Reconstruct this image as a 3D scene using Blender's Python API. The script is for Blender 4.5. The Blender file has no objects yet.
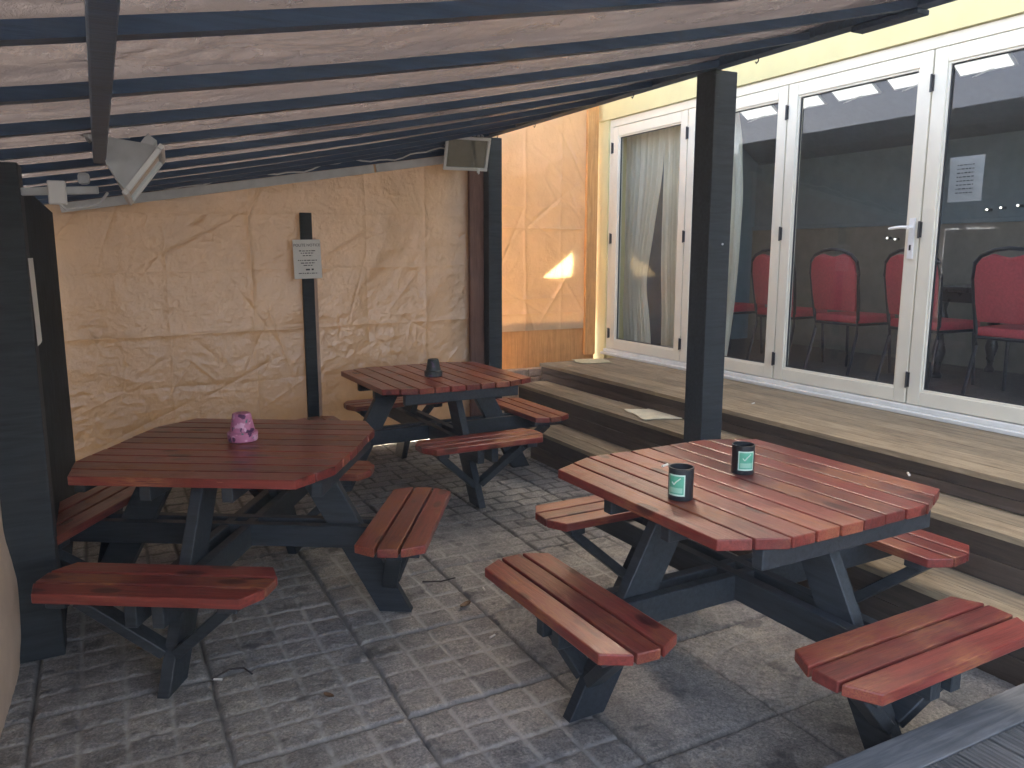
import bpy, bmesh, math, random
import numpy as np
from mathutils import Vector, Matrix
random.seed(7); rng = np.random.default_rng(11)
R = math.radians
sc = bpy.context.scene
COL = sc.collection

# ------------------------------------------------------------------ materials
def new_mat(name):
    m = bpy.data.materials.new(name); m.use_nodes = True
    nt = m.node_tree; nt.nodes.clear()
    return m, nt
class G:
    """small node-graph helper"""
    def __init__(s, nt): s.nt = nt
    def n(s, t, **kw):
        nd = s.nt.nodes.new(t)
        for k, v in kw.items():
            if k.startswith('i_'):
                key = k[2:].replace('_', ' ')
                nd.inputs[key].default_value = v
            else: setattr(nd, k, v)
        return nd
    def l(s, a, b): s.nt.links.new(a, b)
    def coords(s, scale=(1,1,1), kind='Object', shift=True):
        tc = s.n('ShaderNodeTexCoord'); mp = s.n('ShaderNodeMapping'); mp.inputs['Scale'].default_value = scale
        src = tc.outputs[kind]
        if shift:
            geo = s.n('ShaderNodeNewGeometry'); oi = s.n('ShaderNodeObjectInfo')
            ad = s.n('ShaderNodeMath', operation='ADD'); s.l(geo.outputs['Random Per Island'], ad.inputs[0]); s.l(oi.outputs['Random'], ad.inputs[1])
            mu = s.n('ShaderNodeMath', operation='MULTIPLY'); mu.inputs[1].default_value = 37.0; s.l(ad.outputs[0], mu.inputs[0])
            va = s.n('ShaderNodeVectorMath', operation='ADD'); s.l(src, va.inputs[0])
            cb = s.n('ShaderNodeCombineXYZ'); s.l(mu.outputs[0], cb.inputs[0]); s.l(mu.outputs[0], cb.inputs[1]); s.l(mu.outputs[0], cb.inputs[2])
            s.l(cb.outputs[0], va.inputs[1]); src = va.outputs[0]
        s.l(src, mp.inputs['Vector']); return mp.outputs[0]
    def noise(s, vec, scale, detail=4, rough=.55, dist=0):
        nd = s.n('ShaderNodeTexNoise'); nd.inputs['Scale'].default_value = scale; nd.inputs['Detail'].default_value = detail
        nd.inputs['Roughness'].default_value = rough; nd.inputs['Distortion'].default_value = dist
        s.l(vec, nd.inputs['Vector']); return nd.outputs['Fac']
    def ramp(s, fac, stops):
        r = s.n('ShaderNodeValToRGB'); e = r.color_ramp.elements
        while len(e) > 1: e.remove(e[-1])
        e[0].position = stops[0][0]; c = stops[0][1]; e[0].color = (*c, 1) if len(c) == 3 else c
        for p, c in stops[1:]:
            k = e.new(p); k.color = (*c, 1) if len(c) == 3 else c
        s.l(fac, r.inputs[0]); return r.outputs[0]
    def mix(s, fac, a, b, mode='MIX'):
        m = s.n('ShaderNodeMix', data_type='RGBA', blend_type=mode)
        for sock, v in ((m.inputs[0], fac), (m.inputs[6], a), (m.inputs[7], b)):
            if hasattr(v, 'is_linked'): s.l(v, sock)
            elif isinstance(v, (int, float)): sock.default_value = v
            else: sock.default_value = (*v, 1)
        return m.outputs[2]
    def math(s, op, a, b=None):
        m = s.n('ShaderNodeMath', operation=op)
        for i, v in enumerate((a, b)):
            if v is None: continue
            if hasattr(v, 'is_linked'): s.l(v, m.inputs[i])
            else: m.inputs[i].default_value = v
        return m.outputs[0]
    def bump(s, h, strength=.3, dist=.01):
        b = s.n('ShaderNodeBump'); b.inputs['Strength'].default_value = strength; b.inputs['Distance'].default_value = dist
        s.l(h, b.inputs['Height']); return b.outputs[0]
    def princ(s, color, rough=.6, normal=None, spec=.5, metallic=0, coat=0, coat_rough=.2):
        p = s.n('ShaderNodeBsdfPrincipled')
        for sock, v in ((p.inputs['Base Color'], color), (p.inputs['Roughness'], rough)):
            if hasattr(v, 'is_linked'): s.l(v, sock)
            elif isinstance(v, (int, float)): sock.default_value = v
            else: sock.default_value = (*v, 1)
        p.inputs['Specular IOR Level'].default_value = spec; p.inputs['Metallic'].default_value = metallic
        p.inputs['Coat Weight'].default_value = coat;  p.inputs['Coat Roughness'].default_value = coat_rough
        if normal is not None: s.l(normal, p.inputs['Normal'])
        return p.outputs[0]
    def out(s, sh):
        o = s.n('ShaderNodeOutputMaterial'); s.l(sh, o.inputs['Surface'])

def plain(name, color, rough=.5, var=.12, scale=9, spec=.5, metallic=0, bump=0.0, bscale=60):
    m, nt = new_mat(name); g = G(nt); v = g.coords()
    n1 = g.noise(v, scale, 5)
    dark = tuple(c*(1-var) for c in color); lite = tuple(min(1, c*(1+var)) for c in color)
    c = g.ramp(n1, [(.3, dark), (.7, lite)])
    r = g.ramp(g.noise(v, scale*2.3, 3), [(.3, (rough*.85,)*3), (.7, (min(1, rough*1.15),)*3)])
    nb = g.bump(g.noise(v, bscale, 4), bump, .004) if bump else None
    g.out(g.princ(c, r, nb, spec, metallic)); return m

def painted_wood(name, base, worn, rough=.35, wear=.62, grain=.25, dirt=(.05, .04, .035), coat=0.0, knots=True):
    """paint over timber: grain along local x, knots, scuffs and worn patches"""
    m, nt = new_mat(name); g = G(nt)
    v = g.coords((1, 1, 1)); vg = g.coords((2.2, 26, 26))
    gr = g.noise(vg, 2.2, 6, .6, .6)
    fine = g.noise(vg, 9, 3, .6)
    big = g.noise(v, 2.6, 4, .6); mid = g.noise(v, 11, 5, .65)
    c = g.ramp(gr, [(.25, tuple(x*.55 for x in base)), (.5, base), (.78, tuple(min(1, x*1.45) for x in base))])
    geo = g.n('ShaderNodeNewGeometry')
    tone = g.ramp(geo.outputs['Random Per Island'], [(0, (.66, .68, .72)), (.5, (1, 1, 1)), (1, (1.28, 1.18, 1.08))])
    c = g.mix(1, c, tone, 'MULTIPLY')
    # worn patches
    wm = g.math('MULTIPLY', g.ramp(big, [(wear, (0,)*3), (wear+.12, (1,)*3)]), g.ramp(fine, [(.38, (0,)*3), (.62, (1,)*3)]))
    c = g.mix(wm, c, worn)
    sc_ = g.ramp(g.noise(g.coords((4, 22, 22)), 3, 6, .7), [(.66, (0,)*3), (.72, (1,)*3)])
    c = g.mix(g.math('MULTIPLY', sc_, .55), c, tuple(min(1, x*1.5+.05) for x in worn))
    if knots:
        vo = g.n('ShaderNodeTexVoronoi'); vo.inputs['Scale'].default_value = 1.0
        g.l(g.coords((3.6, 9.0, 9.0)), vo.inputs['Vector'])
        kn = g.ramp(vo.outputs['Distance'], [(.10, (1,)*3), (.17, (.8,)*3), (.22, (0,)*3)])
        c = g.mix(g.math('MULTIPLY', kn, .85), c, tuple(x*.28 for x in base))
    dm = g.ramp(g.noise(v, 5, 6, .7), [(.55, (0,)*3), (.8, (1,)*3)])
    c = g.mix(g.math('MULTIPLY', dm, .35), c, dirt)
    rr = g.mix(wm, (rough,)*3, (min(.85, rough+.3),)*3)
    rr = g.mix(g.math('MULTIPLY', dm, .6), rr, (.7,)*3)
    h = g.math('ADD', g.math('MULTIPLY', gr, .6), g.math('MULTIPLY', fine, .4))
    g.out(g.princ(c, rr, g.bump(h, grain, .005), .36, coat=coat)); return m

def bare_wood(name, lo, mid, hi, rough=.75, axis='x', grain=.35):
    m, nt = new_mat(name); g = G(nt)
    s = {'x': (1.6, 22, 22), 'y': (22, 1.6, 22), 'z': (22, 22, 1.6)}[axis]
    vg = g.coords(s); v = g.coords()
    gr = g.noise(vg, 1.6, 7, .62, 1.2); fine = g.noise(vg, 8, 4, .6)
    c = g.ramp(gr, [(.25, lo), (.5, mid), (.78, hi)])
    geo = g.n('ShaderNodeNewGeometry')
    c = g.mix(1, c, g.ramp(geo.outputs['Random Per Island'], [(0, (.8, .8, .8)), (1, (1.15, 1.12, 1.1))]), 'MULTIPLY')
    st = g.ramp(g.noise(v, 3.2, 6, .7), [(.45, (1, 1, 1)), (.75, (.62, .6, .58))])
    c = g.mix(.7, c, st, 'MULTIPLY')
    g.out(g.princ(c, rough, g.bump(fine, grain, .003), .35)); return m

def film(name, diff, trans, gloss=.08, rough=.3, tmix=.35, bump=.3, bscale=28):
    """crinkled paper-like sheet: diffuse both sides, some light comes through"""
    m, nt = new_mat(name); g = G(nt); v = g.coords(shift=False)
    n1 = g.noise(v, 3, 6, .6); n2 = g.noise(v, bscale, 6, .7, .5)
    d = g.ramp(n1, [(.3, tuple(x*.86 for x in diff)), (.7, tuple(min(1, x*1.12) for x in diff))])
    nb = g.bump(n2, bump, .008)
    db = g.n('ShaderNodeBsdfDiffuse'); g.l(d, db.inputs[0]); g.l(nb, db.inputs['Normal'])
    tb = g.n('ShaderNodeBsdfTranslucent'); tb.inputs[0].default_value = (*trans, 1); g.l(nb, tb.inputs['Normal'])
    gb = g.n('ShaderNodeBsdfGlossy'); gb.inputs[0].default_value = (.9, .9, .9, 1); gb.inputs['Roughness'].default_value = rough; g.l(nb, gb.inputs['Normal'])
    m1 = g.n('ShaderNodeMixShader'); m1.inputs[0].default_value = tmix; g.l(db.outputs[0], m1.inputs[1]); g.l(tb.outputs[0], m1.inputs[2])
    m2 = g.n('ShaderNodeMixShader'); m2.inputs[0].default_value = gloss; g.l(m1.outputs[0], m2.inputs[1]); g.l(gb.outputs[0], m2.inputs[2])
    g.out(m2.outputs[0]); return m

def glass_mat(name, tint=(.86, .9, .9)):
    m, nt = new_mat(name); g = G(nt)
    tr = g.n('ShaderNodeBsdfTransparent'); tr.inputs[0].default_value = (*tint, 1)
    gl = g.n('ShaderNodeBsdfGlossy'); gl.inputs['Roughness'].default_value = .015; gl.inputs[0].default_value = (.95, .97, 1, 1)
    lw = g.n('ShaderNodeLayerWeight'); lw.inputs['Blend'].default_value = .5
    fr = g.math('ADD', g.math('MULTIPLY', g.math('POWER', lw.outputs['Facing'], 5), .92), .06)
    mx = g.n('ShaderNodeMixShader'); g.l(fr, mx.inputs[0]); g.l(tr.outputs[0], mx.inputs[1]); g.l(gl.outputs[0], mx.inputs[2])
    g.out(mx.outputs[0]); return m

def emit(name, color, s):
    m, nt = new_mat(name); g = G(nt); e = g.n('ShaderNodeEmission'); e.inputs[0].default_value = (*color, 1); e.inputs[1].default_value = s
    g.out(e.outputs[0]); return m

M = {}
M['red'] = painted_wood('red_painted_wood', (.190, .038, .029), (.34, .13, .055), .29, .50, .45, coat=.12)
M['slate'] = painted_wood('slate_painted_wood', (.027, .034, .040), (.055, .06, .064), .5, .70, .3, knots=False)
M['canopy'] = painted_wood('navy_black_timber', (.020, .050, .105), (.04, .07, .11), .5, .74, .3, knots=False)
M['post'] = painted_wood('black_post_timber', (.026, .033, .037), (.05, .055, .058), .8, .72, .3, knots=False)
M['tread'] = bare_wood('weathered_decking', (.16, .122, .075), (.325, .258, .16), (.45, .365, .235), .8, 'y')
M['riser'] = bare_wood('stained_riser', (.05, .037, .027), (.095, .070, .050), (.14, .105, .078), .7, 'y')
M['greydeck'] = bare_wood('grey_decking', (.065, .066, .064), (.125, .126, .12), (.20, .20, .19), .7, 'y')
M['greyedge'] = bare_wood('grey_edge_board', (.07, .08, .085), (.14, .15, .155), (.25, .255, .25), .6, 'x')
M['boarding'] = plain('dark_boarding_stain', (.022, .030, .036), .95, .25, 6, spec=.08)
M['ply'] = bare_wood('orange_plywood', (.40, .19, .055), (.55, .28, .09), (.66, .37, .14), .6, 'z', .15)
M['pine'] = bare_wood('orange_pine', (.42, .20, .055), (.60, .31, .10), (.70, .42, .17), .55, 'z', .2)
M['brownbat'] = bare_wood('reddish_batten', (.09, .045, .03), (.15, .08, .055), (.21, .12, .085), .7, 'z', .2)
M['pinkbat'] = bare_wood('pale_batten', (.30, .20, .15), (.42, .30, .23), (.50, .38, .30), .7, 'z', .2)
M['whitebat'] = plain('white_batten_paint', (.52, .53, .52), .55, .12)
M['kraft'] = film('tan_building_paper', (.50, .315, .165), (.70, .40, .17), .13, .32, .0042, .55, 38)
M['kraft_strip'] = film('bright_tan_paper', (.54, .39, .22), (.72, .54, .26), .06, .40, .165, .6, 30)
M['backing'] = film('sun_mask_film', (.5, .36, .24), (.80, .66, .46), .03, .5, .34, .3, 30)
M['kraft_side'] = film('tan_side_paper', (.66, .50, .37), (.62, .45, .31), .05, .42, .03, .35, 30)
M['roofsheet'] = film('roof_membrane', (.19, .175, .195), (.23, .20, .20), .38, .2, .06, 1.0, 30)
M['cream'] = plain('cream_render', (.60, .56, .29), .75, .05, 6, bump=.15)
M['upvc'] = plain('white_upvc', (.74, .705, .57), .35, .04, 5)
M['rubber'] = plain('black_rubber', (.018, .02, .02), .6)
M['hingeblk'] = plain('dark_hinge_metal', (.04, .04, .04), .4, metallic=.6)
M['handlew'] = plain('white_handle', (.78, .78, .74), .3, .03)
M['glass'] = glass_mat('door_glass')
M['room_wall'] = plain('room_slate_paint', (.15, .20, .235), .8, .08)
M['room_dado'] = plain('room_dado_panel', (.20, .18, .15), .7, .12)
M['room_ceil'] = plain('room_ceiling_paint', (.09, .12, .14), .8, .06)
M['carpet'] = plain('room_carpet', (.09, .075, .065), .95, .25, 30, bump=.4, bscale=200)
M['lampglow'] = emit('lamp_diffuser', (1, .98, .92), .075)
M['bulbglow'] = emit('small_bulb', (1, .95, .85), .22)
M['lampframe'] = plain('lamp_frame_white', (.6, .6, .58), .5)
M['fabric'] = plain('red_chair_fabric', (.46, .06, .07), .85, .15, 60, bump=.3, bscale=300)
M['chairmetal'] = plain('dark_chair_metal', (.035, .035, .04), .35, .1, metallic=.5)
M['curtain'] = film('cream_curtain_cloth', (.86, .83, .70), (.86, .82, .68), .0, .5, .4, .2, 80)
M['darkwood'] = plain('dark_varnished_wood', (.03, .025, .025), .3, .2)
M['sill'] = plain('white_sill', (.72, .72, .66), .4, .08)
M['mat'] = plain('straw_mat', (.62, .55, .33), .95, .2, 40, bump=.6, bscale=160)
M['mat2'] = plain('pale_cardboard', (.66, .60, .42), .9, .15, 12, bump=.2)
M['paper'] = plain('white_paper', (.74, .73, .69), .7, .04)
M['ink'] = plain('black_ink', (.05, .05, .055), .8, .05)
M['flood'] = plain('grey_cast_metal', (.46, .49, .50), .45, .12, metallic=.1)
M['floodw'] = plain('pale_flange_metal', (.62, .63, .62), .4, .06)
M['reflector'] = plain('lamp_reflector', (.36, .29, .24), .4, .1, metallic=.3)
M['brick'] = plain('plinth_masonry', (.34, .26, .19), .85, .35, 22, bump=.6)
M['tin'] = plain('black_tin', (.022, .026, .028), .35, .15)
M['ash'] = plain('grey_ash', (.25, .24, .23), .95, .4, 90, bump=.8)
M['labelg'] = plain('green_label', (.10, .40, .25), .45, .12, 20)
M['labell'] = plain('pale_green_print', (.55, .74, .60), .5, .08)
M['cable'] = plain('white_cable', (.55, .56, .56), .5)
M['leaf'] = plain('dry_leaf', (.16, .09, .045), .8, .3, 40)
M['butt'] = plain('cigarette_paper', (.78, .74, .66), .8, .1)
M['twig'] = plain('dark_twig', (.05, .04, .035), .8, .2)
M['roofing'] = plain('slate_roofing', (.10, .10, .105), .8)

def pot_mat(name, base, blots):
    m, nt = new_mat(name); g = G(nt); v = g.coords(shift=False)
    c = g.ramp(g.noise(v, 14, 4), [(.3, tuple(x*.7 for x in base)), (.7, base)])
    for sc_, col, lo, off in blots:
        va = g.n('ShaderNodeVectorMath', operation='ADD'); g.l(v, va.inputs[0]); va.inputs[1].default_value = (off,)*3
        c = g.mix(g.ramp(g.noise(va.outputs[0], sc_, 3, .5), [(lo, (0,)*3), (lo+.03, (1,)*3)]), c, col)
    g.out(g.princ(c, .55, g.bump(g.noise(v, 60, 4), .3, .003))); return m
M['pinkpot'] = pot_mat('pink_pot_paint', (.62, .22, .37), [(26, (.72, .40, .55), .58, 0), (22, (.05, .22, .20), .63, 5), (30, (.10, .03, .09), .62, 9)])
M['darkpot'] = pot_mat('dark_pot_paint', (.045, .055, .055), [(24, (.09, .05, .10), .6, 2), (30, (.10, .11, .09), .62, 7)])

# paving: colour from its own joints, setts and stains
def paving_mat():
    m, nt = new_mat('concrete_paving'); g = G(nt); v = g.coords(shift=False, kind='Object')
    aj = g.n('ShaderNodeAttribute', attribute_name='joint'); at = g.n('ShaderNodeAttribute', attribute_name='tone'); al = g.n('ShaderNodeAttribute', attribute_name='slabgap')
    big = g.noise(v, 1.7, 6, .65); mid = g.noise(v, 9, 6, .7); spk = g.noise(v, 105, 4, .75); spk2 = g.noise(v, 42, 5, .65)
    c = g.ramp(mid, [(.28, (.215, .205, .192)), (.5, (.325, .312, .29)), (.75, (.46, .435, .395))])
    c = g.mix(.85, c, g.ramp(at.outputs['Fac'], [(0, (.66, .66, .68)), (.5, (.95, .93, .92)), (1, (1.2, 1.15, 1.05))]), 'MULTIPLY')
    c = g.mix(.85, c, g.ramp(spk, [(.32, (.45, .45, .46)), (.5, (1, 1, 1)), (.68, (1.6, 1.56, 1.5))]), 'MULTIPLY')
    c = g.mix(.7, c, g.ramp(spk2, [(.3, (.62, .62, .63)), (.6, (1.12, 1.12, 1.1))]), 'MULTIPLY')
    jl = g.n('ShaderNodeAttribute', attribute_name='jlite')
    c = g.mix(g.math('MULTIPLY', aj.outputs['Fac'], .85), c, g.mix(jl.outputs['Fac'], (.07, .064, .055), (.50, .48, .44)))
    c = g.mix(g.math('MULTIPLY', al.outputs['Fac'], .75), c, (.045, .042, .036))
    st = g.ramp(big, [(.34, (.58, .57, .56)), (.50, (.97, .97, .97)), (.75, (1.12, 1.1, 1.06))])
    c = g.mix(.8, c, st, 'MULTIPLY')
    oil = g.ramp(g.noise(v, 6.5, 3, .45), [(.62, (0,)*3), (.67, (1,)*3)])
    c = g.mix(g.math('MULTIPLY', oil, .5), c, (.05, .05, .055))
    r = g.ramp(mid, [(.3, (.62,)*3), (.7, (.85,)*3)])
    g.out(g.princ(c, r, g.bump(g.math('ADD', spk, spk2), .8, .007), .45)); return m
M['paving'] = paving_mat()
M['earth'] = plain('outer_asphalt', (.12, .115, .11), .9, .2, 3, bump=.3)

# ------------------------------------------------------------------ mesh helpers
class MB:
    def __init__(s): s.bm = bmesh.new()
    def prism(s, poly, z0, z1, mat4=None):
        b = s.bm
        lo = [b.verts.new((x, y, z0)) for x, y in poly]; hi = [b.verts.new((x, y, z1)) for x, y in poly]
        n = len(poly)
        fs = [b.faces.new(lo[::-1]), b.faces.new(hi)]
        for i in range(n): fs.append(b.faces.new((lo[i], lo[(i+1) % n], hi[(i+1) % n], hi[i])))
        if mat4 is not None: bmesh.ops.transform(b, matrix=mat4, verts=lo+hi)
        return lo+hi
    def box(s, x0, x1, y0, y1, z0, z1, mat4=None):
        return s.prism([(x0, y0), (x1, y0), (x1, y1), (x0, y1)], z0, z1, mat4)
    def bar(s, p, q, w, h, up=(0, 0, 1)):
        """rectangular bar from p to q, width w (sideways), height h (along up)"""
        p, q = Vector(p), Vector(q); d = (q-p); L = d.length; d.normalize()
        u = Vector(up); sd = d.cross(u).normalized(); u = sd.cross(d)
        m = Matrix((( d.x, sd.x, u.x, p.x), (d.y, sd.y, u.y, p.y), (d.z, sd.z, u.z, p.z), (0, 0, 0, 1)))
        return s.box(0, L, -w/2, w/2, -h/2, h/2, m)
    def tube(s, pts, r, seg=8, cap=True):
        b = s.bm; pts = [Vector(p) for p in pts]; rings = []
        ref = Vector((0, 0, 1))
        for i, p in enumerate(pts):
            d = (pts[min(i+1, len(pts)-1)]-pts[max(i-1, 0)]).normalized()
            a = d.cross(ref)
            if a.length < 1e-3: a = d.cross(Vector((1, 0, 0)))
            a.normalize(); c = d.cross(a)
            rr = r[i] if isinstance(r, (list, tuple)) else r
            rings.append([b.verts.new(p + (a*math.cos(t)+c*math.sin(t))*rr) for t in [2*math.pi*k/seg for k in range(seg)]])
        for A, B in zip(rings, rings[1:]):
            for k in range(seg): b.faces.new((A[k], A[(k+1) % seg], B[(k+1) % seg], B[k]))
        if cap: b.faces.new(rings[0][::-1]); b.faces.new(rings[-1])
    def lathe(s, prof, seg=32, c=(0, 0, 0)):
        b = s.bm; rings = []
        for r, z in prof:
            rings.append([b.verts.new((c[0]+r*math.cos(2*math.pi*k/seg), c[1]+r*math.sin(2*math.pi*k/seg), c[2]+z)) for k in range(seg)])
        for A, B in zip(rings, rings[1:]):
            for k in range(seg): b.faces.new((A[k], A[(k+1) % seg], B[(k+1) % seg], B[k]))
        b.faces.new(rings[0][::-1]); b.faces.new(rings[-1])
    def build(s, name, mat, parent=None, bevel=0.0, seg=1, smooth=False, loc=None):
        b = s.bm
        bmesh.ops.recalc_face_normals(b, faces=b.faces)
        if bevel: bmesh.ops.bevel(b, geom=list(b.edges), offset=bevel, segments=seg, affect='EDGES', profile=.5, clamp_overlap=True)
        me = bpy.data.meshes.new(name); b.to_mesh(me); b.free()
        if smooth:
            me.polygons.foreach_set('use_smooth', [True]*len(me.polygons))
            try: me.set_sharp_from_angle(angle=R(35))
            except Exception: pass
        me.materials.append(mat)
        o = bpy.data.objects.new(name, me); COL.objects.link(o)
        if parent: o.parent = parent
        if loc: o.location = loc
        return o
def tag(o, label=None, cat=None, group=None, kind=None):
    if label: o['label'] = label
    if cat: o['category'] = cat
    if group: o['group'] = group
    if kind: o['kind'] = kind
    return o
def thing(name, label, cat, loc=(0, 0, 0), rz=0, group=None):
    o = bpy.data.objects.new(name, None); COL.objects.link(o); o.empty_display_size = .1
    o.location = loc; o.rotation_euler = (0, 0, rz); return tag(o, label, cat, group)
def copy_tree(o, parent=None):
    c = o.copy(); COL.objects.link(c)
    if parent is not None: c.parent = parent
    for ch in list(o.children): copy_tree(ch, c)
    return c

# ------------------------------------------------------------------ noise (numpy)
def vnoise(x, y, seed):
    r = np.random.default_rng(seed); L = r.random((256, 256))
    xi = np.floor(x).astype(int); yi = np.floor(y).astype(int); fx = x-xi; fy = y-yi
    fx = fx*fx*fx*(fx*(fx*6-15)+10); fy = fy*fy*fy*(fy*(fy*6-15)+10)
    a = L[xi % 256, yi % 256]; b = L[(xi+1) % 256, yi % 256]; c = L[xi % 256, (yi+1) % 256]; d = L[(xi+1) % 256, (yi+1) % 256]
    return (a*(1-fx)+b*fx)*(1-fy)+(c*(1-fx)+d*fx)*fy
def fbm(x, y, seed, octv=4, gain=.5):
    s = 0; a = 1; t = 0
    for k in range(octv):
        s = s+a*vnoise(x*2**k+17.3*k, y*2**k+9.1*k, seed+k); t += a; a *= gain
    return s/t
def creases(u, v, seed, scale):
    """crumpled-paper relief: folded noise so that sharp ridges run in all directions"""
    wx = u*scale+1.3*fbm(u*scale*.7, v*scale*.7, seed+50, 3); wy = v*scale+1.3*fbm(u*scale*.7+40, v*scale*.7, seed+60, 3)
    h = 0; a = 1
    for k in range(4):
        n = vnoise(wx*1.9**k, wy*1.9**k, seed+k)
        h = h+a*(1-np.abs(2*n-1)); a *= .5
    return h
def grid_mesh(name, P, mat, attrs=None, parent=None, smooth=True):
    """P: (n, m, 3) array of points -> one mesh"""
    n, m = P.shape[:2]
    me = bpy.data.meshes.new(name)
    idx = np.arange(n*m).reshape(n, m)
    f = np.stack([idx[:-1, :-1], idx[1:, :-1], idx[1:, 1:], idx[:-1, 1:]], -1).reshape(-1, 4)
    me.vertices.add(n*m); me.vertices.foreach_set('co', P.reshape(-1).astype(np.float32))
    me.loops.add(f.size); me.loops.foreach_set('vertex_index', f.reshape(-1).astype(np.int32))
    me.polygons.add(len(f)); me.polygons.foreach_set('loop_start', np.arange(0, f.size, 4, dtype=np.int32))
    me.polygons.foreach_set('use_smooth', np.full(len(f), smooth))
    me.update(calc_edges=True)
    for k, a in (attrs or {}).items():
        at = me.attributes.new(k, 'FLOAT', 'POINT'); at.data.foreach_set('value', a.reshape(-1).astype(np.float32))
    me.materials.append(mat)
    o = bpy.data.objects.new(name, me); COL.objects.link(o)
    if parent: o.parent = parent
    return o

# ------------------------------------------------------------------ ground and paving
b = MB(); b.box(-300, 300, -300, 300, -.2, -.02); tag(b.build('ground', M['earth']), kind='structure')
def paving():
    S = .578; X0, Y0 = 1.415-4*S, 1.80-2*S
    xs = np.arange(-.9, 3.0, .0065); ys = np.arange(1.05, 6.35, .0065)
    X, Y = np.meshgrid(xs, ys, indexing='ij')
    # slightly wandering joints
    Xw = X+.006*(fbm(X*3, Y*3, 3)-.5)*2; Yw = Y+.006*(fbm(X*3+9, Y*3, 4)-.5)*2
    I = np.floor((Xw-X0)/S).astype(int); J = np.floor((Yw-Y0)/S).astype(int)
    u = (Xw-X0)/S-I; v = (Yw-Y0)/S-J
    hsh = (np.sin(I*127.1+J*311.7)*43758.5453) % 1.0; hs2 = (np.sin(I*269.5+J*183.3)*23421.631) % 1.0
    kind = np.zeros(X.shape, int)                        # 0 setts
    kind[(I >= 4) & (J <= 2)] = 2                        # worn smooth
    kind[(I >= 4) & (J == 3)] = 1                        # fan pattern
    kind[(I == 3) & (J <= 1)] = 2
    kind[(I == 4) & (J == 2)] = 2
    kind[(I >= 5) & (J == 2)] = 1
    kind[(I >= 2) & (J >= 5) & (hs2 > .4)] = 3          # brick bond
    es = np.minimum(np.minimum(u, 1-u), np.minimum(v, 1-v))*S      # metres to slab edge
    def groove(d, w): return np.clip(1-d/w, 0, 1)**1.3
    # setts
    def cell(q): return np.abs(q-np.round(q))
    d0 = np.minimum(cell(u*4), cell(v*4))*S/4
    row = np.floor(v*5); d3 = np.minimum(cell(v*5)*S/5, cell(u*3+.5*(row % 2))*S/3)
    # fan
    cu, cv = np.where(hsh > .5, u, v), np.where(hsh > .5, v, u)
    rr = np.hypot(cu-.5, cv+.08); ang = np.arctan2(cv+.08, cu-.5)
    d1 = np.minimum(cell(rr*7)*S/7, cell(ang*(3.2+1.5*np.floor(rr*7)) + .5*(np.floor(rr*7) % 2))*.075)
    d = np.where(kind == 1, d1, np.where(kind == 3, d3, d0))
    depth = np.where(kind == 2, .0012, np.where(kind == 1, .0055, .0085))
    wear = np.clip(.55+.9*(fbm(X*1.1, Y*1.1, 21)-.35), .25, 1.15)
    wj = .010+.009*fbm(X*14, Y*14, 31)
    jg = groove(d, wj); sg = groove(es, .011+.007*fbm(X*9, Y*9, 33))
    tilt = ((hsh-.5)*(u-.5)+(hs2-.5)*(v-.5))*.010
    pitted = (fbm(X*26, Y*26, 41, 4)-.5)*.008+(fbm(X*62, Y*62, 47, 3)-.5)*.0055
    dome = np.where(kind == 2, 0, -.0022*np.exp(-d/.013))
    Z = tilt+pitted+dome-depth*wear*jg-.012*sg
    Z = np.minimum(Z, .005)
    cid = (np.floor(u*4)+7*np.floor(v*4)+31*I+57*J)
    tone = np.clip(.55+.55*(hsh-.5)+np.where(kind == 2, .25, 0)+np.where(kind == 2, 0, .45)*(((np.sin(cid*12.9898)*43758.5) % 1)-.5), 0, 1)
    joint = np.where(kind == 2, .15, np.where(kind == 1, .4, 1))*np.clip(jg*1.7, 0, 1)*np.clip(wear+.25, 0, 1)
    jlite = np.clip(fbm(X*.8, Y*.8, 71, 2)*3-1.1+(1.9-Y*.55), 0, 1)
    tag(grid_mesh('patio_paving', np.stack([X, Y, Z], -1), M['paving'], {'joint': joint, 'jlite': jlite, 'tone': tone, 'slabgap': sg}), kind='structure')
paving()

# ------------------------------------------------------------------ steps and decking
def reeded(b, x0, x1, y0, y1, ztop, th=.028, pitch=.0125, groove=.0035):
    """decking board(s) along y whose top is ribbed"""
    n = max(2, int(round((x1-x0)/pitch))); p = (x1-x0)/n
    prof = [(x0, ztop-th)]
    prof.append((x0, ztop-groove*.3))
    for k in range(n):
        a = x0+k*p
        prof += [(a+p*.12, ztop), (a+p*.60, ztop), (a+p*.74, ztop-groove), (a+p*.90, ztop-groove)]
    prof += [(x1, ztop-groove*.6), (x1, ztop-th)]
    lo = [b.bm.verts.new((x, y0, z)) for x, z in prof]; hi = [b.bm.verts.new((x, y1, z)) for x, z in prof]
    for i in range(len(prof)):
        j = (i+1) % len(prof); b.bm.faces.new((lo[i], lo[j], hi[j], hi[i]))
    b.bm.faces.new(lo); b.bm.faces.new(hi[::-1])
YE = -.6
def tread(parent, xs, y1, z, mat=M['tread']):
    b = MB()
    ycuts = [YE, YE+2.3+.3*len(xs)+z, y1]
    for i, (a, c) in enumerate(zip(xs, xs[1:])):
        yc = ycuts[1]+(.9 if i % 2 else 0)
        reeded(b, a+.002, c-.002, YE, yc-.0015, z); reeded(b, a+.002, c-.002, yc+.0015, y1, z)
    return b.build('tread', mat, parent)
steps = thing('timber_steps', 'broad weathered timber steps with pale ribbed treads and dark brown risers below the glass doors', 'steps', (3.17, 3, 0))
steps.location = (0, 0, 0)
Z1, Z2, Z3 = .239, .465, .612
X1, X2, X3 = 2.893, 3.170, 3.452
tread(steps, [X1-.014, X1+.131, X2+.002], 5.253, Z1)
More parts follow.
